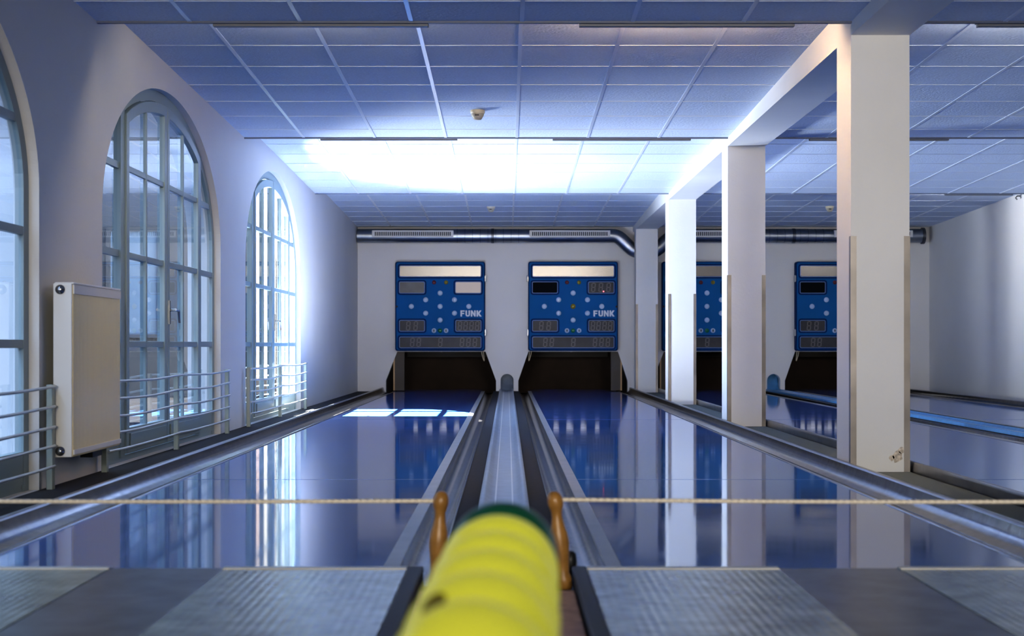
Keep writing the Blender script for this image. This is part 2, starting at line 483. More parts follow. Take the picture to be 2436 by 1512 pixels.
b = MB(); b.box(WX-.26, RX+.2, 25.0, 25.2, -.2, 2.8); b.box(WX-.26, WX-.06, YW+.2, 25.0, -.2, 2.8); b.box(RX, RX+.2, YW+.2, 25.0, -.2, 2.8)
struct(b.build('wall_service', M['pit']))
b = MB(); b.box(BEAM[0], BEAM[1], YB, YW, 2.408, 2.79)
struct(b.build('beam', M['column']))

# columns with metal corner guards
for k, (yc, dep) in enumerate(((3.5, .34), (8.0, .34), (12.47, .34), (17.05, .34), (21.38, .24))):
    if k == 0: continue
    col = MB(); col.box(BEAM[0], BEAM[1], yc, yc+dep, 0, 2.41)
    co = struct(col.build('column', M['column']))
    for s, xe in ((-1, BEAM[0]), (1, BEAM[1])):
        gd = MB(); e = .003
        xa, xb = (xe - e, xe + .030) if s < 0 else (xe - .030, xe + e)
        gd.box(xa, xb, yc - e, yc, 0, 1.30)
        xa, xb = (xe - e, xe) if s < 0 else (xe, xe + e)
        gd.box(xa, xb, yc, yc + .032, 0, 1.30)
        gd.build('corner_guard', M['guard'], co)
    if k == 1:
        ch = MB(); cx, cz = 2.150, .085
        for (ox, oz, rr) in ((0, 0, .030), (.022, .035, .018), (-.03, -.008, .014)):
            pts = [(cx+ox + rr*(.7+.5*random.random())*math.cos(a), cz+oz + rr*(.8+.6*random.random())*math.sin(a)) for a in [2*PI*i/12 for i in range(12)]]
            ch.poly(pts, XZ, yc-.0025, yc-.0005)
        ch.build('chipped_plaster', M['chip'], co)

# ------------------------------------------------------------------ lanes
LANE_LABELS = [
    'blue plastic lane beside the arched windows, below the scoreboard nearest the window wall',
    'blue plastic lane between the ball return track and the white columns',
    'blue plastic lane just beyond the row of white columns',
    'blue plastic lane alongside the plain wall without windows',
]
def outer_profile(scale):
    P = [(1.675, 0), (1.677, .004), (1.702, .004), (1.706, -.02), (1.716, -.042), (1.734, -.047), (1.758, -.039), (1.785, -.0275),
         (1.808, -.0185), (1.826, -.0095), (1.838, .003), (1.845, .018), (1.850, .035), (1.853, .050)]
    L = [(1.853, .050), (1.858, .057), (1.864, .059), (1.880, .059), (1.886, .054), (1.888, .04), (1.888, -.015)]
    f = lambda q: [(1.675 + (d-1.675)*scale, z) for d, z in q]
    return f(P), f(L)
li = 0
for k, pc in enumerate(PC):
    for s in (-1, 1):
        L = thing('bowling_lane', LANE_LABELS[li], 'lane', (pc + s*1.025, 4.52, 0), 'blue skittle lanes'); del L['group']
        x0, x1 = sorted((pc + s*.375, pc + s*1.675))
        sf = MB(); sf.box(x0, x1, 4.52, 22.9, -.10, 0)
        lso = sf.build('lane_surface', M['lane'], L)
        for yj in (7.55, 13.62):
            MB().box(x0+.002, x1-.002, yj-.004, yj+.004, -.01, .0006).build('lane_joint', M['joint'], lso)
        sc = .49 if li == 2 else 1.0
        gp, lip = outer_profile(sc)
        MB().sheet([(pc + s*d, z) for d, z in gp], 4.52, YW-.01).build('side_gutter', M['gutter'], L)
        MB().sheet([(pc + s*d, z) for d, z in lip], 4.52, YW-.01, True).build('gutter_lip', M['lip'], L)
        ig = MB()
        P = [(.325, .004), (.322, -.004)] + [(.262 + .060*math.cos(PI*i/12), -.004 - .050*math.sin(PI*i/12)) for i in range(1, 12)] + [(.202, -.004), (.200, .008), (.193, .008)]
        ig.sheet([(pc + s*d, z) for d, z in P], 4.52, YW-.01)
        ig.build('inner_gutter', M['gutter'], L)
        it = MB()
        a, bb = sorted((pc + s*.324, pc + s*.376)); it.box(a, bb, 4.52, YW-.01, -.02, .004)
        it.build('lane_trim', M['liner'], L, bevel=.002)
        li += 1
TL = ['grey steel ball return track between the two lanes by the windows', 'blue steel ball return track between the two lanes beyond the columns']
for k, pc in enumerate(PC):
    T = thing('ball_return_track', TL[k], 'ball return', (pc, 4.52, 0))
    ds = MB()
    for s in (-1, 1):
        a, bb = sorted((pc + s*.104, pc + s*.195)); ds.box(a, bb, 4.52, YW-.01, -.12, .003)
        db = MB().box(a, bb, 4.52, YW-.01, -.12, .003)
        db.build('side_strip', M['darkstrip'], T)
    tr = MB()
    P = [(-.106, 0), (-.106, .030), (-.092, .034), (-.080, .030), (-.066, .016), (-.045, .011), (0, .009), (.045, .011), (.066, .016), (.080, .030), (.092, .034), (.106, .030), (.106, 0)]
    tr.sheet([(pc + d, z) for d, z in P], 4.52, 21.95)
    n = len(P); rise = [(21.93, 0), (21.99, .02), (22.05, .09), (22.09, .18), (22.12, .32), (22.13, .42)]
    tr.add([(pc + d, yy, z + zz) for yy, zz in rise for d, z in P], [(i*n+j, i*n+j+1, (i+1)*n+j+1, (i+1)*n+j) for i in range(len(rise)-1) for j in range(n-1)], True)
    tr.build('track_channel', M['track' if k == 0 else 'track_blue'], T)
    for d in (-.038, .038):
        MB().box(pc+d-.0035, pc+d+.0035, 4.52, 21.95, .009, .0145).build('track_seam', M['seam'], T)

# ------------------------------------------------------------------ pits behind the end wall, with pins hanging in them
PIT_LABELS = ['dark brown pit under the scoreboard nearest the arched windows', 'dark brown pit under the second scoreboard, left of the farthest column',
              'dark brown pit half hidden between two white columns', 'dark brown pit under the scoreboard nearest the plain wall']
def pin_proto():
    prof = [(.012, 0), (.026, .003), (.030, .02), (.040, .08), (.0495, .145), (.046, .19), (.032, .245), (.024, .28), (.0255, .31), (.031, .345), (.031, .37), (.022, .392), (.006, .40)]
    return prof
pin0 = None
for i, (b0, t0, t1, b1) in enumerate(PITS):
    k, s = divmod(i, 2); out = -1 if s == 0 else 1
    xa, xb = b0 - .02, b1 + .02
    P = thing('pin_pit', PIT_LABELS[i], 'pit', ((xa+xb)/2, 22.05, 0))
    MB().box(xa, xb, 24.2, 24.25, -.1, 1.5).build('back_curtain', M['pit'], P)
    for xx in (xa, xb): MB().box(xx-.015, xx+.015, YW+.14, 24.2, -.1, 1.5).build('side_wall', M['pit'], P)
    MB().box(xa, xb, YW+.14, 24.2, 1.45, 1.5).build('pit_cover', M['pit'], P)
    xo2 = t0 - .06 if out < 0 else t1 + .06
    x_in = xo2 - out*.165
    a, bb = sorted((xo2, x_in))
    gb = MB().box(a, bb, YW+.02, YW+.09, .012, .60).build('guard_board', M['pitboard'], P)
    a, bb = sorted((xo2, xo2 - out*.022))
    MB().box(a, bb, YW+.005, YW+.02, .012, .53).build('board_edge', M['pitedge'], gb)
    # cross bar seen under the scoreboard
    MB().box(t0, t1, 24.10, 24.14, .50, .62).build('top_rail', M['pitboard'], P)
    xc = PC[k] + (-1.025 if s == 0 else 1.025)
    if i == 2: continue
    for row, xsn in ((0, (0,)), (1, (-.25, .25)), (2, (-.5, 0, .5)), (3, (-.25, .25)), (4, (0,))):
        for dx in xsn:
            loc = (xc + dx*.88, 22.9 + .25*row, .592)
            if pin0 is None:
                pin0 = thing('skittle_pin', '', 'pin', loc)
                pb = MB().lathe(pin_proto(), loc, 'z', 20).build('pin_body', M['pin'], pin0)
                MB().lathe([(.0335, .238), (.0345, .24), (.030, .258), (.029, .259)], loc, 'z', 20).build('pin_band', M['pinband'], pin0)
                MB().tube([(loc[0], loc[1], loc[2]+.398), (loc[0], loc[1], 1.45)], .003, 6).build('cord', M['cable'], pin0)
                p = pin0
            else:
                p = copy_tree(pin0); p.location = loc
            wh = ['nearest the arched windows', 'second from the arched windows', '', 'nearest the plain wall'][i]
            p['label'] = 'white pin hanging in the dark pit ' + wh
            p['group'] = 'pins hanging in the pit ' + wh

# ------------------------------------------------------------------ scoreboards
BZ0 = .606
BS = 1.348
def rrect(x0, x1, z0, z1, r, n=5):
    pts = []
    for cx, cz, a0 in ((x1-r, z1-r, 0), (x0+r, z1-r, PI/2), (x0+r, z0+r, PI), (x1-r, z0+r, 3*PI/2)):
        pts += [(cx + r*math.cos(a0 + PI/2*i/n), cz + r*math.sin(a0 + PI/2*i/n)) for i in range(n+1)]
    return pts
def seg_digit(mb, x, z, wd, ht, yf):
    t = wd*.2
    off = lambda zz: (zz - z)*.08
    def bar(x0, x1, z0, z1): mb.poly([(x0+off(z0), z0), (x1+off(z0), z0), (x1+off(z1), z1), (x0+off(z1), z1)], XZ, yf, yf+.002)
    for zz in (z, z + ht/2 - t/2, z + ht - t): bar(x+t*1.1, x+wd-t*1.1, zz, zz+t)
    for xx in (x, x+wd-t):
        bar(xx, xx+t, z+t*.7, z+ht/2-t*.3); bar(xx, xx+t, z+ht/2+t*.3, z+ht-t*.7)
def px(u): return (u - 772.5) * .000966          # board picture units -> local x
def pz(v): return (1473 - v) * .000966           # -> local z
LETTERS = {
 'F': [[(0,0),(.26,0),(.26,.40),(.62,.40),(.62,.60),(.26,.60),(.26,.79),(.68,.79),(.68,1),(0,1)]],
 'U': [[(0,1),(0,.30),(.06,.12),(.18,.03),(.37,0),(.56,.03),(.68,.12),(.74,.30),(.74,1),(.49,1),(.49,.32),(.45,.24),(.37,.21),(.29,.24),(.25,.32),(.25,1)]],
 'N': [[(0,0),(.25,0),(.25,.56),(.56,0),(.80,0),(.80,1),(.55,1),(.55,.46),(.25,1),(0,1)]],
 'K': [[(0,0),(.26,0),(.26,.36),(.52,0),(.84,0),(.48,.50),(.82,1),(.51,1),(.26,.62),(.26,1),(0,1)]],
}
def make_board(xc, label, hinge_right, black_left, bright_right, third):
    y0 = YW - .009
    R = thing('scoreboard', label, 'scoreboard', (xc, y0, BZ0))
    X = lambda u: xc + px(u); Z = lambda v: BZ0 + pz(v)
    yf = y0 - .11
    hs = MB().poly(rrect(X(75), X(1470), Z(1470), Z(80), .035), XZ, yf, y0+.009)
    hs.build('housing', M['boardrim'], R)
    fp = MB().poly(rrect(X(92), X(1453), Z(1453), Z(95), .03), XZ, yf-.010, yf+.005)
    fp.build('front_panel', M['board'], R, bevel=.004)
    yf -= .010
    def window(name, u0, u1, v0, v1, mat, digits=(), dv=(0, 0)):
        rim = MB().ring(rrect(X(u0-22), X(u1+22), Z(v1+22), Z(v0-22), .042), rrect(X(u0), X(u1), Z(v1), Z(v0), .025), XZ, yf-.006, yf+.002)
        d = MB().poly(rrect(X(u0+4), X(u1-4), Z(v1-4), Z(v0+4), .022), XZ, yf-.003, yf+.001).build(name, mat, R)
        rim.build('display_rim', M['boardrim'], d)
        e = MB().ring(rrect(X(u0+2), X(u1-2), Z(v1-2), Z(v0+2), .024), rrect(X(u0+12), X(u1-12), Z(v1-12), Z(v0+12), .016), XZ, yf-.005, yf+.001)
        e.build('display_edge', M['plate_edge'], d)
        if digits:
            for u in digits:
                dg = MB(); seg_digit(dg, X(u), Z(dv[1]), .062, (dv[1]-dv[0])*.000966, yf-.005)
                dg.build('digit', M['digit'], d)
        return d
    window('name_display', 135, 1415, 140, 322, M['plate'])
    window('lane_display', 132, 537, 390, 578, M['plate_black'] if black_left else M['plate_grey'])
    window('throw_display', 1003, 1415, 390, 578, M['plate_bright'] if bright_right else M['plate_dark'], () if bright_right else (1050, 1165, 1285), (412, 552))
    window('round_display', 134, 537, 988, 1170, M['plate_dark'], (240, 355), (1008, 1150))
    window('score_display', 1008, 1415, 988, 1170, M['plate_dark'], (1042, 1130, 1222, 1310), (1008, 1150))
    window('total_display', 134, 1415, 1245, 1427, M['plate_dark'], (303, 403, 738, 1075, 1175, 1275), (1265, 1405))
    if third:
        MB().lathe([(.004, 0), (.009, -.002), (.006, -.005)], (X(1245), yf-.005, Z(545)), 'y', 12).build('indicator_light', M['reddot'], R)
    def lamp(name, u, v, r, mat):
        return MB().lathe([(r*1.12, .002), (r*1.10, -.004), (r, -.007), (r*.7, -.013), (r*.25, -.016)], (X(u), yf, Z(v)), 'y', 20).build(name, mat, R)
    lamp('red_lamp', 678, 405, .027, M['lamp_red']); lamp('yellow_lamp', 865, 405, .027, M['lamp_yellow'])
    for u, v in ((772,570),(548,675),(995,675),(325,778),(772,778),(1218,778),(548,883),(995,883),(772,990)):
        lamp('pin_lamp', u, v, .034, M['lamp_yellow'] if (black_left and third and (u, v) == (772, 778)) else M['lamp_white'])
    lamp('green_lamp', 771, 1153, .029, M['lamp_green'])
    for j, u in enumerate((677, 865)):
        d = lamp('arrow_lamp', u, 1153, .032, M['lamp_white'])
        sg = 1 if j == 0 else -1
        zc = Z(1153)
        MB().poly([(X(u)-.007, zc-.020*sg), (X(u)+.007, zc-.020*sg), (X(u)+.007, zc), (X(u)+.018, zc), (X(u), zc+.021*sg), (X(u)-.018, zc), (X(u)-.007, zc)], XZ, yf-.020, yf-.015).build('arrow', M['icon'], d)
    lt = MB(); x = X(1088); hgt = .092
    for chh in 'FUNK':
        for poly in LETTERS[chh]:
            lt.poly([(x + a*hgt, Z(935) + b*hgt) for a, b in poly], XZ, yf-.004, yf+.001)
        x += {'F': .076, 'U': .080, 'N': .0855, 'K': .08}[chh]
    lt.build('lettering', M['white_letter'], R)
    sx = X(1470) if hinge_right else X(75); sd = 1 if hinge_right else -1
    for v in (345, 1185):
        h = MB(); a, bb = sorted((sx - sd*.006, sx + sd*.022))
        h.box(a, bb, yf+.01, yf+.05, Z(v+45), Z(v-45)); h.tube([(sx+sd*.014, yf+.006, Z(v+52)), (sx+sd*.014, yf+.006, Z(v-52))], .009, 8)
        h.build('hinge', M['handle'], R)
    lx = X(98) if hinge_right else X(1447)
    MB().lathe([(.016, .002), (.016, -.006), (.010, -.008)], (lx, yf, Z(780)), 'y', 14).build('lock', M['icon'], R)
    cx = X(1425) if hinge_right else X(115)
    pts = [(cx + sd*(-.012+ .03*t) + sd*.026*math.sin(PI*t), yf+.03, BZ0 - .155*math.sin(PI*t)**.75 + .01) for t in [i/14 for i in range(15)]]
    MB().tube(pts, .0055, 8).build('cable_loop', M['cable'], R)
    return R
make_board(-1.0095, 'square blue scoreboard nearest the arched windows, with a bright pale display at its upper right', True, False, True, False)
make_board(.987, 'square blue scoreboard with a black upper display and one yellow centre lamp', False, True, False, True)
make_board(2.997, 'square blue scoreboard seen as a strip between two white columns', True, False, False, False)
make_board(5.006, 'square blue scoreboard partly hidden behind the widest white column', False, True, False, False)

# ------------------------------------------------------------------ ventilation ducts
DY, DZ, DR = 21.755, 2.335, .103
def duct(label, pts, vents, rings, seams, flange=None):
    D = thing('ventilation_duct', label, 'duct', (pts[0][0], DY, DZ))
    MB().tube(pts, DR, 24).build('duct_pipe', M['duct'], D)
    for x0, x1 in vents:
        fr = MB().ring([(x0, 2.307), (x1, 2.307), (x1, 2.408), (x0, 2.408)], [(x0+.035, 2.328), (x1-.035, 2.328), (x1-.035, 2.387), (x0+.035, 2.387)], XZ, DY-DR-.016, DY-DR+.03)
        v = fr.build('vent_grille', M['vent'], D)
        MB().box(x0+.03, x1-.03, DY-DR-.004, DY-DR+.02, 2.322, 2.393).build('vent_opening', M['ventslot'], v)
        n = int((x1-x0-.07)/.0285)
        sl = MB()
        for i in range(n+1):
            xx = x0+.035 + (x1-x0-.07)*i/n
            sl.box(xx-.0055, xx+.0055, DY-DR-.012, DY-DR, 2.326, 2.389)
        sl.build('vent_slats', M['vent'], v)
    for x in rings: MB().tube([(x-.022, DY, DZ), (x+.022, DY, DZ)], DR+.007, 24).build('coupling', M['ductdark'], D)
    for x in seams: MB().tube([(x-.003, DY, DZ), (x+.003, DY, DZ)], DR+.0025, 24).build('duct_seam', M['ductdark'], D)
    if flange: MB().tube([(flange, DY, DZ), (flange+.04, DY, DZ)], DR+.02, 24).build('flange', M['ductdark'], D)
    return D
def bend(x0, x1, dz, s):
    # S-bend dropping by dz between x0 and x1
    return [(x0 + (x1-x0)*t, DY, DZ - dz*(3*t*t-2*t*t*t)) for t in [i/10 for i in range(11)]]
duct('round steel duct under the ceiling above the two scoreboards by the windows', [(WX+.01, DY, DZ), (1.55, DY, DZ)] + bend(1.60, 1.95, .23, 1)[0:] + [(2.06, DY, DZ-.23)],
     ((-2.02, -.805), (.33, 1.535)), (-.22,), [-.75 + .115*i for i in range(9)])
duct('round steel duct under the ceiling beyond the columns, above the farther scoreboards', [(2.06, DY, DZ-.23)] + [(2.17 + .35*t, DY, DZ - .23*(1-(3*t*t-2*t**3))) for t in [i/10 for i in range(11)]] + [(RX-.12, DY, DZ)],
     ((2.60, 3.80), (4.88, 6.05)), (4.29,), [3.92 + .115*i for i in range(8)], RX-.16)
eb = None

# ------------------------------------------------------------------ smoke detectors
for x, y, lab in ((-.231, 11.24, 'round cream smoke detector on the ceiling, the larger one nearest the camera'),
                  (-.219, 19.38, 'small round smoke detector on the ceiling close to the steel duct above the window-side lanes'),
                  (4.30, 19.35, 'small round smoke detector on the ceiling beyond the columns')):
    z = ceil_z(y)
    D = thing('smoke_detector', lab, 'smoke detector', (x, y, z))
    MB().lathe([(.056, .004), (.056, -.020), (.050, -.026)], (x, y, z), 'z', 28).build('base', M['detector'], D)
    MB().lathe([(.051, -.026), (.047, -.040), (.044, -.046), (.030, -.070), (.010, -.074)], (x, y, z), 'z', 28).build('sensor_head', M['detectorhead'], D)
    MB().box(x-.020, x+.012, y-.054, y-.036, z-.046, z-.036).build('vent_slot', M['icon'], D)

# ------------------------------------------------------------------ batten lights hidden behind the ceiling steps
LIGHTS = [(-1.626, -.436, 8.0, 'tube_dim', 'slim batten light behind the nearest ceiling step, on the window side, dim'),
          (.397, 1.587, 8.0, 'tube_warm', 'slim batten light behind the nearest ceiling step beside the beam, glowing warm'),
          (2.60, 3.80, 8.0, 'tube_cool', 'slim batten light behind the nearest ceiling step, right of the widest column'),
          (-1.61, -.43, 12.47, 'tube_off', 'slim batten light behind the middle ceiling step, on the window side'),
          (.39, 1.58, 12.47, 'tube_off', 'slim batten light behind the middle ceiling step beside the beam'),
          (2.60, 3.80, 12.47, 'tube_off', 'slim batten light behind the middle ceiling step beyond the columns'),
          (5.15, 5.95, 17.05, 'tube_cool', 'slim batten light behind the farthest ceiling step beyond the columns')]
for x0, x1, ys, tm, lab in LIGHTS:
    L = thing('ceiling_light', lab, 'light', ((x0+x1)/2, ys+.04, ZLOW))
    MB().box(x0, x1, ys+.006, ys+.046, ZLOW-.022, ZLOW+.02).build('housing', M['housing'], L, bevel=.003)
    MB().tube([(x0+.03, ys+.075, ZLOW+.028), (x1-.03, ys+.075, ZLOW+.028)], .013, 10).build('tube', M[tm], L)
    for xx in (x0+.02, x1-.02):
        MB().box(xx-.012, xx+.012, ys+.046, ys+.092, ZLOW+.004, ZLOW+.05).build('tube_holder', M['housing'], L)

# ------------------------------------------------------------------ radiator
RY0, RY1, RXB, RXF, RZ0, RZ1 = 7.07, 7.955, -2.215, -2.12, .152, 1.0
R = thing('radiator', 'cream flat panel radiator on the wall between two arched windows', 'radiator', (RXB, RY0, RZ0))
MB().box(RXB+.005, RXF, RY0+.012, RY1-.012, RZ0, RZ1-.004).build('front_panel', M['radfront'], R, bevel=.006)
for ya, yb in ((RY0, RY0+.012), (RY1-.012, RY1)):
    MB().box(RXB, RXF-.004, ya, yb, RZ0, RZ1).build('side_cover', M['radside'], R, bevel=.004)
MB().box(RXB+.004, RXF+.002, RY0+.012, RY1-.012, RZ1-.004, RZ1+.006).build('top_grille', M['radside'], R, bevel=.003)
MB().box(RXF-.002, RXF+.004, RY0+.014, RY1-.014, RZ1-.05, RZ1-.006).build('top_band', M['radside'], R)
MB().box(RXF-.002, RXF+.005, RY0+.014, RY1-.014, RZ0+.012, RZ0+.035).build('bottom_band', M['radside'], R)
for z in (RZ0+.03, RZ1-.03):
    MB().lathe([(.024, .004), (.023, -.006), (.016, -.007), (.014, -.014), (.004, -.015)], (RXB+.035, RY0, z), 'y', 18).build('end_plug', M['valve'], R)
for yy in (RY0+.2, RY1-.2):
    MB().box(WX, RXB+.01, yy-.015, yy+.015, RZ0+.1, RZ1-.1).build('bracket', M['housing'], R)
MB().box(RXB, RXF-.03, RY0+.45, RY0+.62, RZ0-.035, RZ0+.005).build('valve_block', M['icon'], R)

# ------------------------------------------------------------------ low railings in front of the windows
RLAB = {5.33: 'low grey metal railing at the window edge beside the radiator, cut by the picture edge',
        9.76: 'low grey metal railing in front of the middle arched window',
        14.19: 'low grey metal railing in front of the sunlit arched window'}
for c in WCEN:
    xr = -2.205
    y0, y1 = c - 1.78, c + 1.70
    G = thing('railing', RLAB[c], 'railing', (xr, c, 0))
    for yy in (y0, c - .06, y1):
        p = MB().box(xr-.024, xr+.006, yy-.022, yy+.022, 0, .508)
        p.build('post', M['post'], G, bevel=.003)
    for j, z in enumerate((.498, .400, .302, .212, .115)):
        pts = []
        for i in range(25):
            t = i/24; yy = y0 + (y1-y0)*t
            ph = (yy - y0)/(c-.06-y0) if yy < c-.06 else (yy-(c-.06))/(y1-(c-.06))
            pts.append((xr + .012, yy, z - .010*math.sin(PI*ph) + .002*math.sin(7*ph + j)))
        MB().tube(pts, .0075, 8).build('rail', M['rail'], G)

# ------------------------------------------------------------------ approach: mats, planks, edging
ML = [('approach_mat', -1.86, -1.231, 'mat', 'ribbed grey approach mat at the lower left corner of the photo'),
      ('approach_mat', -.878, -.312, 'mat', 'ribbed grey approach mat just left of the yellow balls'),
      ('approach_mat', .247, .84, 'mat', 'ribbed grey approach mat just right of the yellow balls'),
      ('approach_mat', 1.213, 1.86, 'mat', 'ribbed grey-green approach mat at the lower right corner of the photo')]
for nm, x0, x1, mt, lab in ML:
    Q = thing(nm, lab, 'mat', ((x0+x1)/2, 4.5, 0))
    MB().box(x0, x1, -1.5, 4.475, 0, .008).build('mat_top', M['mat'], Q)
    sk = .045
    st = MB().poly([(x0 + (0 if x0 < -1.5 or x0 == .247 else sk*0), 4.475), (x1, 4.475), (x1, 4.515), (x0, 4.515)], lambda a, b, d: (a, b, d), .0, .011)
    st.build('edge_strip', M['whitestrip'], Q)
for x0, x1, lab in ((-1.231, -.878, 'smooth dark throwing plank on the approach, on the window side'), (.84, 1.213, 'smooth dark throwing plank on the approach, on the column side')):
    b = MB().box(x0+.002, x1-.002, -1.5, 4.51, -.0, .006)
    tag(b.build('throwing_plank', M['plank'], origin=((x0+x1)/2, 4.5, 0)), lab, 'plank')
for i, (x0, x1) in enumerate(((-.312, -.262), (.200, .247))):
    e = MB().box(x0, x1, -1.5, 4.53, -.12, .010).build('trim_%d' % (i+1), M['edging'], bevel=.006); struct(e)

# ------------------------------------------------------------------ ball rack in the slot, balls
def ball_x(y): return -.007 - .031*(2.075 - y)
K = thing('ball_rack', 'wooden ball rack standing in the slot under the row of balls', 'rack', (-.02, 2.0, -.12))
for x0, x1 in ((-.258, -.125), (.120, .196)):
    MB().box(x0, x1, .9, 4.2, -.12, -.010).build('side_board', M['woodrail'], K, bevel=.006)
for s in (-1, 1):
    y0, y1 = .9, 2.13
    MB().add([(ball_x(y)+s*.040+d, y, z) for y in (y0, y1) for d in (-.008, .008) for z in (.295, .326)],
             [(0,1,3,2), (4,6,7,5), (0,4,5,1), (2,3,7,6), (1,5,7,3), (0,2,6,4)]).build('carrier_rail', M['woodrail'], K)
for yy in (1.0, 1.55, 2.08):
    MB().box(ball_x(yy)-.035, ball_x(yy)+.035, yy-.02, yy+.02, -.12, .297).build('leg', M['woodrail'], K)
    MB().box(ball_x(yy)-.050, ball_x(yy)+.050, yy-.02, yy+.02, .275, .296).build('cross_bar', M['woodrail'], K)
BL = [(2.075, 'green', 'green ball at the far end of the row, its top showing behind the yellow balls'),
      (1.915, 'yellow', 'yellow ball directly in front of the green ball'),
      (1.755, 'yellow', 'yellow ball, second in front of the green ball'),
      (1.595, 'yellow', 'yellow ball directly behind the one with the dark finger hole'),
      (1.435, 'yellow', 'yellow ball with a dark finger hole on its upper left side'),
      (1.275, 'yellow', 'yellow ball nearest the camera at the bottom edge of the photo')]
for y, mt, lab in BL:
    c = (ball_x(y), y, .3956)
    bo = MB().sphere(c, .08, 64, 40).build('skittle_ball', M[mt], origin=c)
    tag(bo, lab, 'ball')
    if abs(y - 1.435) < .01:
        nrm = Vector((-.56, -.47, .68)).normalized()
        a = nrm.orthogonal().normalized(); bq = nrm.cross(a)
        vs = [Vector(c) + nrm*.0803]
        rings = 4; nn = 24
        for i in range(1, rings+1):
            th = .185*i/rings
            vs += [Vector(c) + (nrm*math.cos(th) + (a*math.cos(2*PI*k/nn) + bq*math.sin(2*PI*k/nn))*math.sin(th))*.0803 for k in range(nn)]
        fs = [(0, 1+k, 1+(k+1) % nn) for k in range(nn)]
        for i in range(rings-1):
            fs += [(1+i*nn+k, 1+(i+1)*nn+k, 1+(i+1)*nn+(k+1) % nn, 1+i*nn+(k+1) % nn) for k in range(nn)]
        h = MB(); h.add(vs, fs, True); h.build('finger_hole', M['yellowhole'], bo)

# ------------------------------------------------------------------ turned wooden pegs and the ropes across the lanes
PROF = [(.020, 0), (.024, .006), (.024, .03), (.019, .05), (.021, .075), (.026, .110), (.0285, .140), (.026, .168), (.020, .192), (.0165, .212), (.0165, .228), (.020, .240),
        (.0235, .250), (.0245, .262), (.0225, .275), (.016, .286), (.007, .291)]
def peg(xb, xt, y, lab):
    zb, zt = -.03, .264
    o = thing('rope_peg', lab, 'peg', (xb, y, zb))
    mb = MB(); n = 24
    vs = []
    for r, h in PROF:
        t = h/.291
        for k in range(n):
            a = 2*PI*k/n
            vs.append((xb + (xt-xb)*t + r*math.cos(a), y + r*math.sin(a), zb + h))
    mb.add(vs, [(i*n+k, i*n+(k+1) % n, (i+1)*n+(k+1) % n, (i+1)*n+k) for i in range(len(PROF)-1) for k in range(n)], True)
    mb.add(vs[:n], [tuple(range(n))]); mb.add(vs[-n:], [tuple(reversed(range(n)))])
    mb.build('turned_shaft', M['wood'], o)
    MB().box(xb-.03, xb+.03, y-.03, y+.03, -.12, zb).build('socket', M['black'], o)
peg(-.214, -.198, 4.35, 'turned wooden peg with a round knob to the left of the yellow balls')
peg(.172, .140, 4.35, 'turned wooden peg with a round knob to the right of the yellow balls')
for xs_, xe, zs, ze, lab in ((-.205, -2.2, .2325, .236, 'thin beige rope stretched across the window-side lane'),
                         (.150, 1.88, .2365, .231, 'thin beige rope stretched across the lane beside the columns')):
    pts = [(xs_ + (xe-xs_)*i/24, 4.35, zs + (ze-zs)*i/24 - .004*math.sin(PI*i/24)) for i in range(25)]
    tag(MB().tube(pts, .0062, 10).build('rope', M['rope'], origin=(xs_, 4.35, zs)), lab, 'rope')
# black knob standing in for the drain's shadow at the near gutter end
tag(MB().lathe([(.012, -.05), (.019, -.04), (.021, 0), (.018, .022), (.008, .03)], (.205, 4.72, .0), 'z', 18).build('drain_shadow_knob', M['black'], origin=(.205, 4.72, 0)),
    'small black knob standing in for the drain shadow at the end of the gutter beside the wooden peg', 'shadow stand-in')

# small fixing high on the plain wall
fx = thing('wall_hook', 'small dark metal fixing high on the plain wall at the right edge of the photo', 'hook', (RX, 18.0, 2.55))
MB().tube([(RX, 17.98, 2.545), (RX-.05, 17.98, 2.545), (RX-.07, 17.98, 2.52), (RX-.05, 17.98, 2.50)], .008, 8).build('hook_arm', M['icon'], fx)
MB().lathe([(.03, 0), (.03, -.006), (.01, -.008)], (RX, 17.98, 2.545), 'x', 14).build('hook_plate', M['handle'], fx)

# ------------------------------------------------------------------ outside the windows
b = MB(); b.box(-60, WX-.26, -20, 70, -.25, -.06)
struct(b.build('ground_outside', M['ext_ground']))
BA = thing('sun_blocker_wing', 'unseen pale building wing added outside the windows to shade the nearer courtyard', 'building', (-11, 0, -.06))
MB().box(-15, -7.2, -14, 14.22, -.06, 11).build('facade', M['ext_grey'], BA)  # unseen wing added to block sun and sky from the nearer windows
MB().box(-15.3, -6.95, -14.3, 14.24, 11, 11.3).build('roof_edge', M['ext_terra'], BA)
BD = thing('dark_backdrop_building', 'dark building added across the courtyard to darken the view behind the middle arched window', 'building', (-10, 24, -.06))
MB().box(-18, -4.5, 21, 22.4, -.06, 9).build('facade', M['ext_dark'], BD)  # added dark backdrop so the nearer panes show mostly reflections
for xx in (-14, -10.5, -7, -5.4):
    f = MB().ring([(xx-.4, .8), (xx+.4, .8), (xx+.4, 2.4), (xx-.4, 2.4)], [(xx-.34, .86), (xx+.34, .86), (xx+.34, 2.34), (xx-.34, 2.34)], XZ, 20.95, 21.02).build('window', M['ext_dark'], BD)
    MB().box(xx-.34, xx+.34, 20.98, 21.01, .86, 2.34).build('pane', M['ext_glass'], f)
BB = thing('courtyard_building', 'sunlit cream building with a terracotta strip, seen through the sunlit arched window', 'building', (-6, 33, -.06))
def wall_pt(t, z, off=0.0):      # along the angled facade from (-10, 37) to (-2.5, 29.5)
    return (-10 + 7.5*t - off*.707, 37 - 7.5*t - off*.707, z)
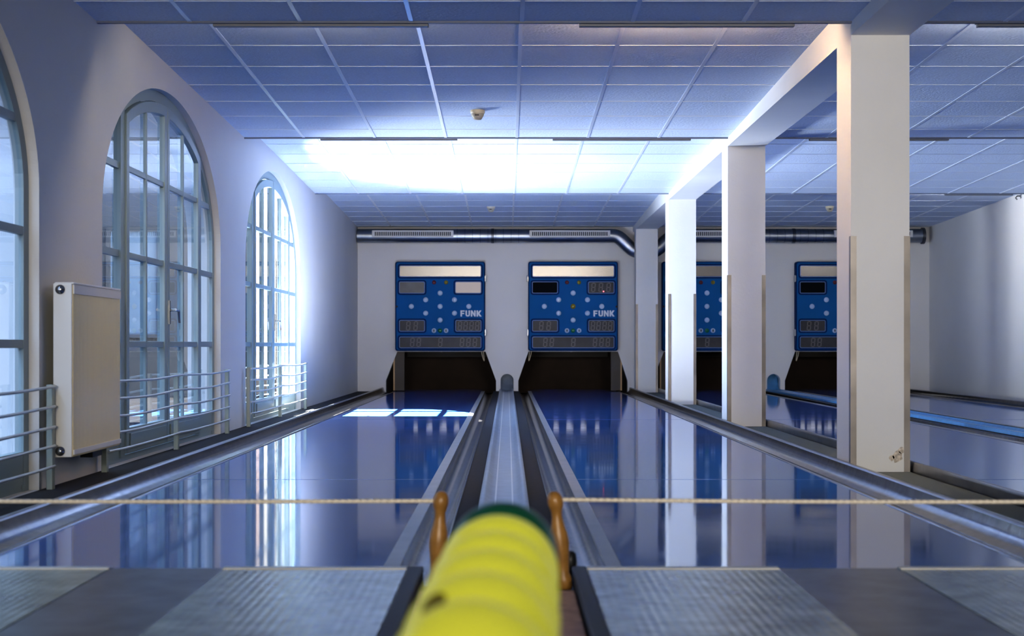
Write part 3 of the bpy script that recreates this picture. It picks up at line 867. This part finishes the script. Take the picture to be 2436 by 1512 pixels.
def slab(t0, t1, z0, z1, o0, o1):
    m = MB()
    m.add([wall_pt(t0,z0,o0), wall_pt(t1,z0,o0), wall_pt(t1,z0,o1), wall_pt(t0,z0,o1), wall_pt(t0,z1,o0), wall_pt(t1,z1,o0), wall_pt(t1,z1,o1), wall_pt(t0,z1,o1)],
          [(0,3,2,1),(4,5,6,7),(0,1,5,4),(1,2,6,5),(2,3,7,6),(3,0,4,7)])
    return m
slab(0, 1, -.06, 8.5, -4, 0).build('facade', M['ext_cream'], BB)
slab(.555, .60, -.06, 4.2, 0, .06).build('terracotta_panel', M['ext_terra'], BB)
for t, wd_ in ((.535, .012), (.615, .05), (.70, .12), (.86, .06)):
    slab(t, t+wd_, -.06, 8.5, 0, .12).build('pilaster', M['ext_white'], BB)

# ------------------------------------------------------------------ light
wd = bpy.data.worlds.new('sky'); SC.world = wd; wd.use_nodes = True
bg = wd.node_tree.nodes['Background']
bg.inputs['Color'].default_value = (.50, .68, 1.0, 1)
bg.inputs['Strength'].default_value = 11.0
def lamp_obj(name, kind, loc, energy, col, **kw):
    l = bpy.data.lights.new(name, kind); l.energy = energy; l.color = col
    for k_, v_ in kw.items(): setattr(l, k_, v_)
    o = bpy.data.objects.new(name, l); COL.objects.link(o); o.location = loc
    return o
def aim(o, d): o.rotation_euler = Vector(d).to_track_quat('-Z', 'Y').to_euler()
s = lamp_obj('sun', 'SUN', (-10, 15, 12), 230, (1, .95, .86), angle=.006)
aim(s, (.935, .0, -1.0))
for i, c in enumerate(WCEN):
    p = lamp_obj('sky_portal', 'AREA', (-2.45, c, 1.2), 1, (1, 1, 1), shape='RECTANGLE', size=2.4, size_y=3.4)
    aim(p, (1, 0, 0)); p.data.cycles.is_portal = True
# added spot standing in for sunlight bounced off the paving through the window
bn = lamp_obj('paving_bounce_fill', 'SPOT', (-4.6, 14.6, .05), 7200, (.90, .94, 1.0), spot_size=1.9, spot_blend=1.0, shadow_soft_size=.7)
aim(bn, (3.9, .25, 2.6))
# added wide fill spot standing in for sun bounced off the lane
mr = lamp_obj('lane_bounce_fill', 'SPOT', (-.75, 15.2, .03), 420, (.88, .93, 1.0), spot_size=3.05, spot_blend=.5, shadow_soft_size=.3)
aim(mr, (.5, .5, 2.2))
# room light behind the camera
for xl, el, cl in ((-1.35, 22, (1, .90, .74)), (1.9, 30, (1, .93, .84))):
    rl = lamp_obj('hall_light', 'AREA', (xl, -4.8, 1.9), el, cl, shape='RECTANGLE', size=1.5, size_y=1.1, spread=math.radians(46))
    aim(rl, (0, 1, -.03))

# ------------------------------------------------------------------ camera
cam = bpy.data.cameras.new('camera'); co = bpy.data.objects.new('camera', cam); COL.objects.link(co)
co.location = (0, 0, .70); co.rotation_euler = (PI/2, 0, 0)
cam.sensor_width = 36; cam.sensor_fit = 'HORIZONTAL'; cam.lens = 3450/2436*36
cam.shift_x = 11/2436; cam.shift_y = 64/2436
cam.clip_start = .05; cam.clip_end = 300
cam.dof.use_dof = True; cam.dof.focus_distance = 11.0; cam.dof.aperture_fstop = 3.7
SC.camera = co

SC.view_settings.view_transform = 'Standard'
SC.view_settings.look = 'Medium High Contrast'
SC.view_settings.exposure = 0.3
SC.cycles.use_denoising = True
SC.cycles.max_bounces = 10
SC.cycles.diffuse_bounces = 5
SC.cycles.transparent_max_bounces = 12
SC.cycles.sample_clamp_indirect = 6
SC.cycles.caustics_reflective = False
